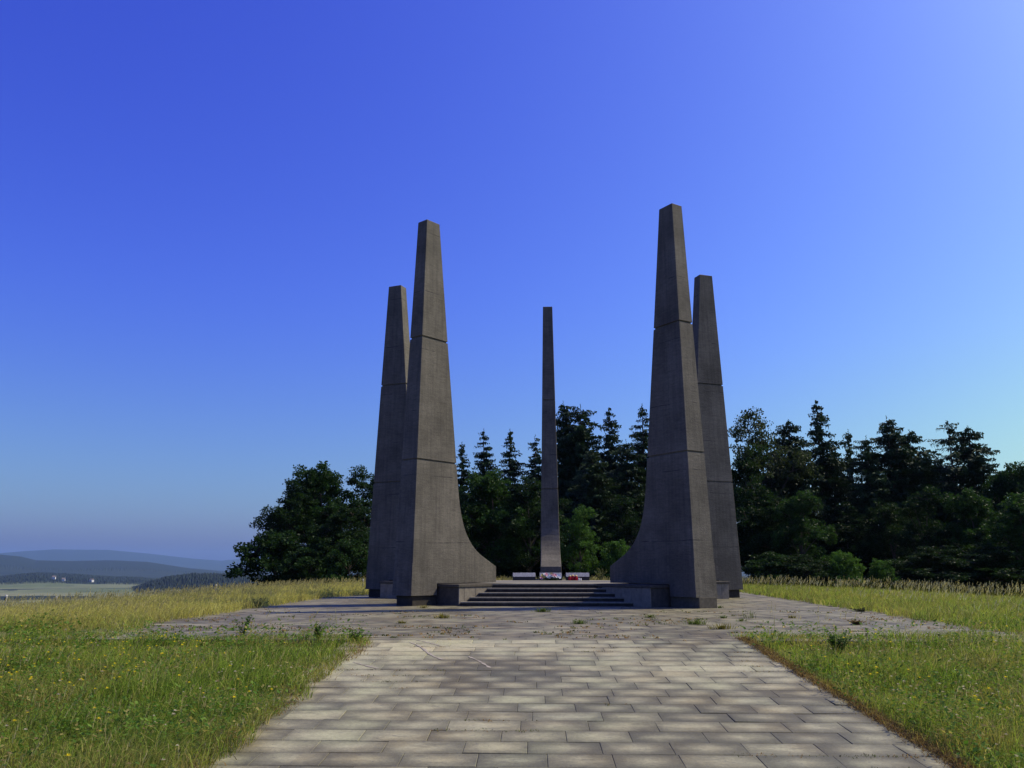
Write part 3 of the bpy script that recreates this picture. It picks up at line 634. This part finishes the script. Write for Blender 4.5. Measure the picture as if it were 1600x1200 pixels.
# sandy smear lines on the path (dry silt left by water)
SAND = mat_simple('dry_silt', (.27, .235, .18), (.38, .33, .26), 14, .95, .2)
def silt(pts, wd, label):
    Vv = []; n = len(pts); P_ = []
    for px, py in pts:
        r_ = ray(px, py); s = 0.
        t = (SL*Y1*-1-EYE)/(r_.z-SL*r_.y); P_.append(Vector((r_.x*t, r_.y*t, 0)))
    Q_ = []; sm = []
    for i in range(n-1):
        for f in (0, .25, .5, .75): sm.append(P_[i].lerp(P_[i+1], f))
    sm.append(P_[-1])
    for i, p in enumerate(sm):
        a = sm[max(0, i-1)]; b = sm[min(len(sm)-1, i+1)]; d = (b-a).normalized(); s = Vector((-d.y, d.x, 0)); w_ = wd*random.uniform(.3, 1.3)
        for sg in (-1, 1):
            q = p+s*w_*sg; Vv.append((q.x, q.y, float(prof(np.array(q.y)))+.005))
    for i in range(len(sm)-1): Q_.append((2*i, 2*i+1, 2*i+3, 2*i+2))
    o = link('silt_streak', npmesh('silt_streak', Vv, quads=Q_, mat=SAND)); o['kind'] = 'structure'
silt([(640, 1004), (652, 1008), (663, 1015), (668, 1020), (680, 1027), (692, 1031)], .02, '')
silt([(732, 1026), (748, 1033), (758, 1039), (766, 1044)], .018, '')
silt([(552, 1035), (570, 1040), (590, 1045)], .018, '')
silt([(651, 1000), (668, 1004), (690, 1010)], .012, '')

# boundary posts in the left meadow
POSTM = mat_simple('weathered_post', (.4, .38, .34), (.62, .6, .55), 9, .85, .2)
for px, pt_, Y, lab in ((10, 929.5, 27, 'pale wooden post at the far left edge of the meadow'), (88, 931.5, 30, 'short pale wooden post, second from the left along the meadow'), (338, 913, 36, 'pale wooden post in the meadow left of the broadleaf trees'), (567.5, 904.5, 38, 'slim white post standing in grass left of the leftmost pylon')):
    p = at(px, pt_, Y); z = float(ground(p.x, Y)); o = empty('meadow_post', (p.x, Y, z)); tag(o, lab, 'post', 'posts along the left meadow')
    h = p.z-z; wv = .045 if px < 500 else .03
    MB().tube([(0, 0, -.1), (0, 0, h-.03), (.004, 0, h)], [wv, wv*.92, wv*.55], 8).build('shaft', POSTM, o)
    MB().box(-wv*.3, wv*.3, -wv*1.15, -wv*.8, h-.16, h-.06, bev=.003).build('wire_staple', DARKC, o)

# ------------------------------------------------------------ trees
def conifer(seed, H=13., spread=.2, sparse=1., gap=.0, droop=.25, bare=.03, pw=.78):
    r = np.random.default_rng(seed); V = []; Q = []; Cc = []
    Rm = H*spread; m = MB(); m.tube([(0, 0, 0), (0, 0, H*.45), (0, 0, H*.97)], [H*.014, H*.009, H*.0015], 8)
    pts = []; z = H*bare; br = []
    while z < H*.985:
        f = z/H; n = r.integers(6, 10) if f < .85 else r.integers(4, 7)
        rl = Rm*(1-f)**pw+.12
        for i in range(n):
            if r.random() < gap*(f < .88): continue
            a = r.uniform(0, 6.28); L = rl*r.uniform(.55, 1.12)*(1+.16*math.sin(2*a+z*.9)+.12*math.sin(3*a-z*1.7)); br.append((z+r.normal(0, .16), a, L, f))
        z += H*(.017+.010*r.random())*(1.1 if f > .8 else 1)/sparse
    for z, a, L, f in br:
        d = np.array([math.cos(a), math.sin(a), 0]); s = np.array([-d[1], d[0], 0]); k = max(4, int(L/.11)); dr = droop*(1.25-f)
        if L > .5: m.tube([(0, 0, z), tuple(d*L*.5+np.array([0, 0, z-dr*L*.3])), tuple(d*L*.95+np.array([0, 0, z-dr*L*.35]))], [.02+.01*(1-f), .012, .004], 4)
        tone = r.uniform(.75, 1.25)
        for j in range(k):
            t = (j+.7)/k; p = d*L*t+np.array([0, 0, z-dr*L*t*1.0+dr*L*.65*t*t]); spreadw = L*.30*(1-t*.75)*min(1, t*3+.3)+.05
            for sg in (-1, 1, 0):
                if r.random() < .10: continue
                q = p+r.normal(0, .03, 3); e = s*sg*spreadw*r.uniform(.7, 1.2)+d*spreadw*r.uniform(.3, .8)+np.array([0, 0, -spreadw*r.uniform(-.5, .9)-.02]); el = np.linalg.norm(e); e2 = e/el
                wdt = r.uniform(.05, .095); up = np.array([0, 0, 1.])*wdt*.6+np.cross(e2, [0, 0, 1.])*wdt
                b = len(V); V += [q, q+e*.45+up, q+e, q+e*.45-up]; Q.append((b, b+1, b+2, b+3)); c = np.array([.022, .042, .017])*tone*r.uniform(.7, 1.3)*(1+.25*t); Cc += [c]*4
                # hanging twig
                if r.random() < .55:
                    h_ = np.array([r.normal(0, .05), r.normal(0, .05), -r.uniform(.10, .26)]); b = len(V); q2 = q+e*r.uniform(.2, .9); sw = s*.055
                    V += [q2-sw, q2+sw, q2+h_*.6+sw*.8, q2+h_]; Q.append((b, b+1, b+2, b+3)); Cc += [c*.95]*4
    # leader
    for j in range(26):
        zz = H*(.93+.075*j/26); a = r.uniform(0, 6.28); L = .22*(1.05-j/26)+.05; e = np.array([math.cos(a)*L, math.sin(a)*L, .1]); p = np.array([0, 0, zz]); sw = np.array([-math.sin(a), math.cos(a), 0])*.03
        b = len(V); V += [p, p+e*.5+sw, p+e, p+e*.5-sw]; Q.append((b, b+1, b+2, b+3)); Cc += [np.array([.022, .042, .017])]*4
    cm = npmesh('crown', np.array(V), quads=Q, mat=NEEDLE, col=np.array(Cc))
    tm = bpy.data.meshes.new('trunk'); bmesh.ops.recalc_face_normals(m.bm, faces=m.bm.faces); m.bm.to_mesh(tm); m.bm.free(); tm.materials.append(BARK); return cm, tm
def broadleaf(seed, H=10., W=8., low=.08, nclump=210, leaf=.17, col=(.035, .07, .018), sparse=1., flat=.9):
    r = np.random.default_rng(seed); V = []; Q = []; Cc = []; m = MB()
    # limbs
    tips = []
    m.tube([(0, 0, 0), (.1, 0, H*.2), (0, .1, H*.42)], [H*.026, H*.02, H*.014], 8)
    nl = 13
    lobes = []
    for i in range(nl):
        a = 6.28*i/nl*2.4+r.normal(0, .3); f = (i+.5)/nl; z0 = H*(.10+.42*f); zt = H*(low+.14+(.80-low)*f)*r.uniform(.92, 1.06)
        prof_ = math.sin(math.pi*min(.96, .22+.74*f))**.7; rad = W*.5*prof_*r.uniform(.6, 1.05)
        t = np.array([math.cos(a)*rad*.72, math.sin(a)*rad*.72, zt]); mid = np.array([t[0]*.45, t[1]*.45, z0*.5+zt*.5])
        m.tube([(0, 0, min(z0, H*.42)), tuple(mid), tuple(t)], [H*.010, H*.006, H*.002], 5); lobes.append((t, W*.20*r.uniform(.75, 1.3)))
    lobes.append((np.array([0, 0, H*.86]), W*.17)); lobes.append((np.array([r.normal(0, .4), r.normal(0, .4), H*.62]), W*.26))
    for i in range(nclump):
        c0, rr = lobes[r.integers(len(lobes))]; d = r.normal(0, 1, 3); d /= np.linalg.norm(d); d[2] = d[2] if d[2] > -.55 else -d[2]*.5
        c = c0+d*rr*np.array([1, 1, flat])*r.uniform(.55, 1.08); c[2] = max(c[2], H*low*.6+.2); cs = r.uniform(.28, .62)*(W/8)**.5
        tone = r.uniform(.65, 1.35); ntl = int(70*sparse)
        if r.random() < .25: m.tube([tuple(c0), tuple(c0*.5+c*.5+np.array([0, 0, .1])), tuple(c)], [.025, .015, .006], 3)
        dd = r.normal(0, 1, (ntl, 3)); dd /= np.linalg.norm(dd, axis=1)[:, None]; pos = c+dd*np.array([1, 1, .62])*cs*r.uniform(.25, 1.05, (ntl, 1))
        e = dd*.6+r.normal(0, .55, (ntl, 3)); e[:, 2] -= .25; e /= np.linalg.norm(e, axis=1)[:, None]; s = np.cross(e, r.normal(0, 1, (ntl, 3))); s /= np.linalg.norm(s, axis=1)[:, None]
        L = leaf*r.uniform(.6, 1.3, (ntl, 1)); q = np.stack([pos, pos+e*L*.5+s*L*.34, pos+e*L, pos+e*L*.5-s*L*.34], 1).reshape(-1, 3)
        b = len(V)*1; V.append(q); Cc.append(np.repeat(np.array(col)[None]*tone*r.uniform(.75, 1.25, (ntl, 1)), 4, 0))
    V = np.concatenate(V); Cc = np.concatenate(Cc); Q = np.arange(len(V)).reshape(-1, 4)
    cm = npmesh('crown', V, quads=Q, mat=LEAF, col=Cc)
    tm = bpy.data.meshes.new('trunk'); bmesh.ops.recalc_face_normals(m.bm, faces=m.bm.faces); m.bm.to_mesh(tm); m.bm.free(); tm.materials.append(BARK); return cm, tm
DG = (.018, .037, .011); MG = (.026, .056, .014); BG = (.060, .12, .022); GG = (.035, .047, .022)
KIND = {
 'sp1': (conifer(1, 13, .25, 1.0, .04, pw=.75), 13), 'sp2': (conifer(2, 13, .22, .9, .10, pw=.8), 13), 'sp3': (conifer(3, 13, .25, 1.1, .0, pw=.48), 13), 'sp4': (conifer(4, 13, .22, .75, .2, .12, pw=.7), 13),
 'pi1': (conifer(5, 13, .24, .55, .4, .05, .25, pw=.45), 13), 'sp5': (conifer(6, 13, .30, .9, .08, .4, pw=.66), 13), 'sp6': (conifer(7, 13, .27, 1.05, .12, .1, pw=.38), 13),
 'bl1': (broadleaf(11, 10, 8.5, .02, 420, .2, DG), 10), 'bl2': (broadleaf(12, 10, 7.5, .02, 360, .2, MG), 10), 'bl3': (broadleaf(13, 10, 7, .04, 330, .18, DG), 10),
 'bl4': (broadleaf(14, 10, 7.5, .05, 420, .16, GG, .75), 10), 'bush': (broadleaf(15, 4, 4.6, .0, 150, .17, BG), 4), 'bushd': (broadleaf(21, 4, 5.2, .0, 190, .19, (.024, .05, .014)), 4), 'bl5': (broadleaf(16, 8, 6, .02, 260, .18, BG), 8)}
trees_n = {}
def tree(kind, px, ptop, Y, label, wf=1., rz=None, name=None, cat='tree'):
    (cm, tm), H = KIND[kind]; p = at(px, ptop, Y); z = float(ground(p.x, Y))-.15; h = p.z-z; s = h/H
    nm = name or ('spruce_tree' if kind[:2] == 'sp' else 'pine_tree' if kind[:2] == 'pi' else 'bush' if kind in ('bush', 'bushd') else 'broadleaf_tree')
    o = empty(nm, (p.x, Y, z), random.uniform(0, 6.28) if rz is None else rz); o.scale = (s*wf, s*wf, s)
    tag(o, label, cat, {'spruce_tree': 'conifers behind the memorial', 'pine_tree': 'conifers behind the memorial', 'bush': 'bushes along the wood edge', 'broadleaf_tree': 'broadleaf trees along the wood edge'}[nm])
    link('trunk', tm, o); link('crown', cm, o); return o
T = tree
# left broadleaf group
T('bl1', 460, 768, 58, 'dark rounded broadleaf tree at the left end of the wood', 1.0)
T('bl2', 510, 731, 60, 'tallest broadleaf tree of the left group, left of the pylons', 1.0)
T('bl3', 574, 743, 61, 'broadleaf tree rising just left of the leftmost pylon', 1.0)
T('bl1', 486, 760, 65, 'broadleaf tree standing behind the left group, between its two tallest crowns', 1.0)
T('bl1', 540, 800, 54, 'lower broadleaf tree in front of the left group', 1.3)
T('bushd', 432, 838, 54, 'bush at the outer left foot of the wood', 1.1, cat='bush')
T('bushd', 548, 850, 50, 'rounded green bush just left of the foot of the leftmost pylon', 1.0, cat='bush')
T('bushd', 485, 862, 52, 'bush at the foot of the left broadleaf group', 1.3, cat='bush')
T('bl3', 640, 745, 66, 'broadleaf tree hidden mostly behind the two left pylons', 1.1)
# centre left
T('sp2', 722, 692, 66, 'spruce peeking out right beside the left front pylon', 1.1)
T('sp1', 756, 671, 68, 'pointed spruce, taller of the pair between left pylon and back pylon', 1.0)
T('sp2', 797, 672, 68, 'narrow pointed spruce, right one of the pair between left pylon and back pylon', 1.15)
T('sp1', 836, 681, 67, 'spruce just left of the slender back pylon', 1.1)
T('bl2', 772, 742, 58, 'broad dark green tree in front of the spruce pair', 1.1)
T('bl1', 828, 765, 57, 'broad dark tree left of the back pylon', 1.1)
T('bl3', 725, 775, 57, 'broad dark tree behind the flared foot of the left front pylon', 1.1)
# centre right
T('sp3', 880, 628, 70, 'tall dense spruce touching the right edge of the back pylon', .9)
T('sp6', 907, 633, 69, 'tall dense spruce, second to the right of the back pylon', .95)
T('sp5', 951, 640, 68, 'tall spruce midway between the back pylon and the right front pylon', .8)
T('sp1', 1003, 632, 69, 'tall spruce beside the left edge of the right front pylon', 1.0)
T('sp3', 978, 688, 64, 'shorter dense spruce between two taller ones left of the right front pylon', 1.0)
T('sp3', 925, 700, 62, 'shorter dark spruce in the gap right of the back pylon', 1.1)
T('bl5', 905, 800, 52, 'bright green small tree right of the foot of the back pylon', .85)
T('bush', 966, 850, 51, 'sunlit bush beside the flared foot of the right front pylon', .9, cat='bush')
T('bl1', 975, 790, 58, 'dark broadleaf tree left of the right front pylon foot', 1.1)
T('bl3', 865, 790, 60, 'dark broadleaf tree behind the back pylon', 1.2)
# right
T('bl4', 1188, 664, 60, 'greyish broadleaf tree with thin airy top right of the rightmost pylon', .85)
T('bl3', 1165, 712, 58, 'dark broadleaf tree touching the rightmost pylon', .85)
T('sp6', 1232, 656, 61, 'dense dark conifer between the airy broadleaf tree and the tallest spruce', .9)
T('sp5', 1275, 629, 62, 'tallest spruce right of the pylons with spreading layered branches', .9)
T('sp4', 1325, 672, 64, 'thin spruce right of the tallest spruce', 1.05)
T('sp3', 1353, 682, 60, 'dense spruce left of the broad double topped conifer', 1.0)
T('sp3', 1385, 651, 61, 'broad dense conifer in the middle of the right wood', 1.0)
T('sp6', 1420, 672, 62, 'dense conifer on the right shoulder of the broad middle conifer', 1.0)
T('sp1', 1447, 706, 62, 'shorter conifer before the two pines at the right', 1.0)
T('sp3', 1302, 702, 66, 'shaded conifer filling the gap behind the thin spruce', 1.1)
T('sp3', 1466, 712, 66, 'shaded conifer behind the open crowned pine', 1.1)
T('sp3', 1208, 700, 66, 'shaded conifer behind the airy broadleaf tree', 1.1)
T('pi1', 1480, 659, 60, 'open crowned pine, left one of the pair at the right', 1.0)
T('sp6', 1512, 666, 61, 'bushy pine like conifer, right one of the pair at the right', .95)
T('bl2', 1568, 731, 56, 'round topped broadleaf tree near the right edge', .65)
T('bl3', 1603, 738, 54, 'broadleaf tree cut by the right edge of the view', .8)
T('bl2', 1245, 772, 53, 'sunlit edged broadleaf tree below the tallest spruce', .95)
T('bl1', 1180, 770, 55, 'dark broadleaf tree low beside the rightmost pylon', 1.1)
T('bl1', 1172, 800, 56, 'dark small broadleaf tree filling the gap at the foot of the rightmost pylon', 1.5)
T('bushd', 1200, 868, 50, 'dark bush right of the foot of the rightmost pylon', 1.6, cat='bush')
T('bush', 1320, 866, 47, 'bright bush at the foot of the right wood, left of two', .85, cat='bush')
T('bush', 1374, 878, 47, 'bright rounded bush at the foot of the right wood, right of two', .85, cat='bush')
T('bl3', 1440, 775, 52, 'dark broadleaf tree below the middle conifers', 1.0)
T('bl2', 1520, 770, 50, 'dark green broadleaf tree below the pines', 1.0)
T('bl2', 1592, 775, 46, 'broad green tree low at the right edge', 1.1)
T('bl1', 1255, 872, 48, 'dark low broadleaf sapling beside the right plaza meadow', 2.6, cat='bush')
T('bl1', 1320, 800, 58, 'dark broadleaf tree deep in the right wood behind the two bright bushes', 1.2)
T('bl1', 1390, 800, 56, 'dark broadleaf tree in shade behind the bright rounded bush', 1.0)
T('bl1', 1450, 862, 48, 'dark low broadleaf growth below the right conifers', 2.8, cat='bush')
T('bl1', 1540, 858, 46, 'dark low broadleaf growth at the far right foot of the wood', 2.8, cat='bush')
T('bl3', 1560, 800, 60, 'shaded broadleaf tree behind the right edge trees', 1.2)

# ------------------------------------------------------------ far country
FAR = newmat('far_country', .95); FM, ft, fb = FAR
fa = N(ft, 'ShaderNodeAttribute', attribute_name='col'); co = objco(ft)
ft.links.new(mix(ft, .6, fa.outputs[0], ramp(ft, noise(ft, co, .03, 6, .7), [(.3, (.55, .55, .55)), (.7, (1.4, 1.4, 1.4))]), 'MULTIPLY'), fb.inputs['Base Color'])
PXS = 1291.5/math.cos(PITCH)**2
def px_of_az(a):                 # photo column of an azimuth, near the horizon
    return 800+1291.5/math.cos(PITCH)*np.tan(a)
def far_country():
    az = np.unique(np.concatenate([np.linspace(R(-44), R(-14), 1000), np.linspace(R(-180), R(180), 400)])); ds = np.geomspace(300, 22000, 330)
    A, D = np.meshgrid(az, ds); X = np.sin(A)*D; Y = np.cos(A)*D
    px = np.where(np.abs(A) < 1.2, px_of_az(np.clip(A, -1.2, 1.2)), 3000)
    z = -40-3*np.clip(D/1000, 0, 3)+(fbm(X/700, Y/700)-.47)*14
    def ridge(d0, w, tops, rough, sc_):
        xs = [t[0] for t in tops]; ys = [t[1] for t in tops]; py = np.interp(px, xs, ys)
        h = EYE+(885.5-py)/PXS*d0/np.cos(np.clip(A, -1.2, 1.2))*np.cos(np.clip(A, -1.2, 1.2))
        return h+(fbm(X/sc_, Y/sc_)-.47)*rough, np.exp(-((D-d0)/w)**2)
    fr = np.zeros_like(z)
    for d0, w, tops, rough, sc_, forest in ((17500, 2400, [(-400, 872), (-20, 868), (40, 863.5), (80, 861), (165, 861), (230, 866), (300, 873), (345, 876), (380, 873), (500, 868), (900, 872), (3000, 870)], 10, 1800, .9),
            (7000, 1100, [(-400, 866), (0, 868.5), (30, 871), (55, 876), (110, 877), (170, 875.5), (230, 878), (290, 886), (360, 893), (600, 886), (3000, 880)], 10, 500, .9),
            (3300, 560, [(-400, 896), (0, 898), (30, 895.5), (60, 893), (110, 895), (160, 898), (220, 900.5), (270, 906), (400, 914), (3000, 900)], 9, 240, 1.),
            (1900, 300, [(-400, 960), (150, 935), (200, 922), (240, 906), (265, 900), (300, 896.5), (340, 896), (380, 899), (450, 900), (3000, 905)], 8, 150, 1.)):
        h, g_ = ridge(d0, w, tops, rough, sc_); zz = z+(h-z)*g_; up = zz > z; z = np.where(up, zz, z); fr = np.maximum(fr, np.where(up, g_, 0)*forest)
    fine = (rng.random(X.shape)-.5)*7*(fr > .25)*(D < 6000); z = z+fine
    # bright hay field in the middle distance
    hf = np.clip(fbm(X/260+3, Y/260)*2-.55, 0, 1)
    forest = np.clip((fr-.18)*6, 0, 1); forest = np.maximum(forest, (fbm(X/170, Y/170) > .60)*(D > 500)); forest = np.maximum(forest, (D > 3400)*.95)
    Cf = np.array([.012, .022, .014]); Cm = np.array([.10, .125, .05]); Ch = np.array([.20, .20, .11])
    col = (Cm*(1-hf[..., None])+Ch*hf[..., None])*(1-forest[..., None])+Cf*forest[..., None]
    n, k = X.shape; I = np.arange(n*k).reshape(n, k); Q = np.stack([I[:-1, :-1], I[:-1, 1:], I[1:, 1:], I[1:, :-1]], -1).reshape(-1, 4)
    o = link('hills', npmesh('hills', np.stack([X, Y, z], -1).reshape(-1, 3), quads=Q[:, ::-1], mat=FM, col=col.reshape(-1, 3), smooth=True)); o['kind'] = 'structure'
    return
far_country()
# farmhouses on the wooded ridge
bpy.context.view_layer.update(); hills = bpy.data.objects['hills']
WALLM = mat_simple('white_render', (.62, .6, .56), (.78, .76, .72), .5, .9, .05); ROOFM = mat_simple('grey_tiles', (.14, .11, .095), (.22, .18, .16), .6, .9, .1); GLS = mat_simple('window_glass', (.03, .035, .04), (.06, .065, .07), .5, .3, .02)
for px, py, w_, lab in ((84, 904.5, 9, 'small white farmhouse on the dark wooded ridge, left one of three'), (99, 908, 8, 'small white farmhouse low on the wooded ridge, middle one of three'), (143, 909, 10, 'small white farmhouse at the edge of the far field, right one of three')):
    ok, hit, nn, ix = hills.ray_cast(Vector((0, 0, EYE)), ray(px, py).normalized())
    if not ok: continue
    o = empty('farmhouse', hit-Vector((0, 0, 1)), random.uniform(-.5, .5)); tag(o, lab, 'house', 'farmhouses on the far ridge'); w2 = w_/2
    MB().box(-w2, w2, -4, 4, 0, 6.5).build('wall', WALLM, o)
    m = MB(); A = [m.bm.verts.new(v) for v in ((-w2-.5, -4.6, 6.4), (w2+.5, -4.6, 6.4), (w2+.5, 4.6, 6.4), (-w2-.5, 4.6, 6.4), (-w2-.5, 0, 10.4), (w2+.5, 0, 10.4))]
    for f in ((0, 1, 5, 4), (2, 3, 4, 5), (0, 4, 3), (1, 2, 5), (3, 2, 1, 0)): m.bm.faces.new([A[i] for i in f])
    m.build('roof', ROOFM, o)
    for i in range(3):
        x_ = -w2+w_*(i+.5)/3; MB().box(x_-.6, x_+.6, -4.06, -3.95, 2, 3.6).build('window', GLS, o)
# haze
HZ = bpy.data.materials.new('haze'); HZ.use_nodes = True; t = HZ.node_tree; t.nodes.remove(t.nodes['Principled BSDF'])
pv = t.nodes.new('ShaderNodeVolumePrincipled'); pv.inputs['Color'].default_value = (.35, .56, .90, 1); pv.inputs['Density'].default_value = .000055; pv.inputs['Anisotropy'].default_value = .2
t.links.new(pv.outputs[0], t.nodes['Material Output'].inputs['Volume'])
m = MB(); m.box(-23000, 23000, -23000, 23000, -260, 420); hz = m.build('haze', HZ); hz['kind'] = 'stuff'; tag(hz, 'pale blue summer haze lying over the distant hills', 'haze')
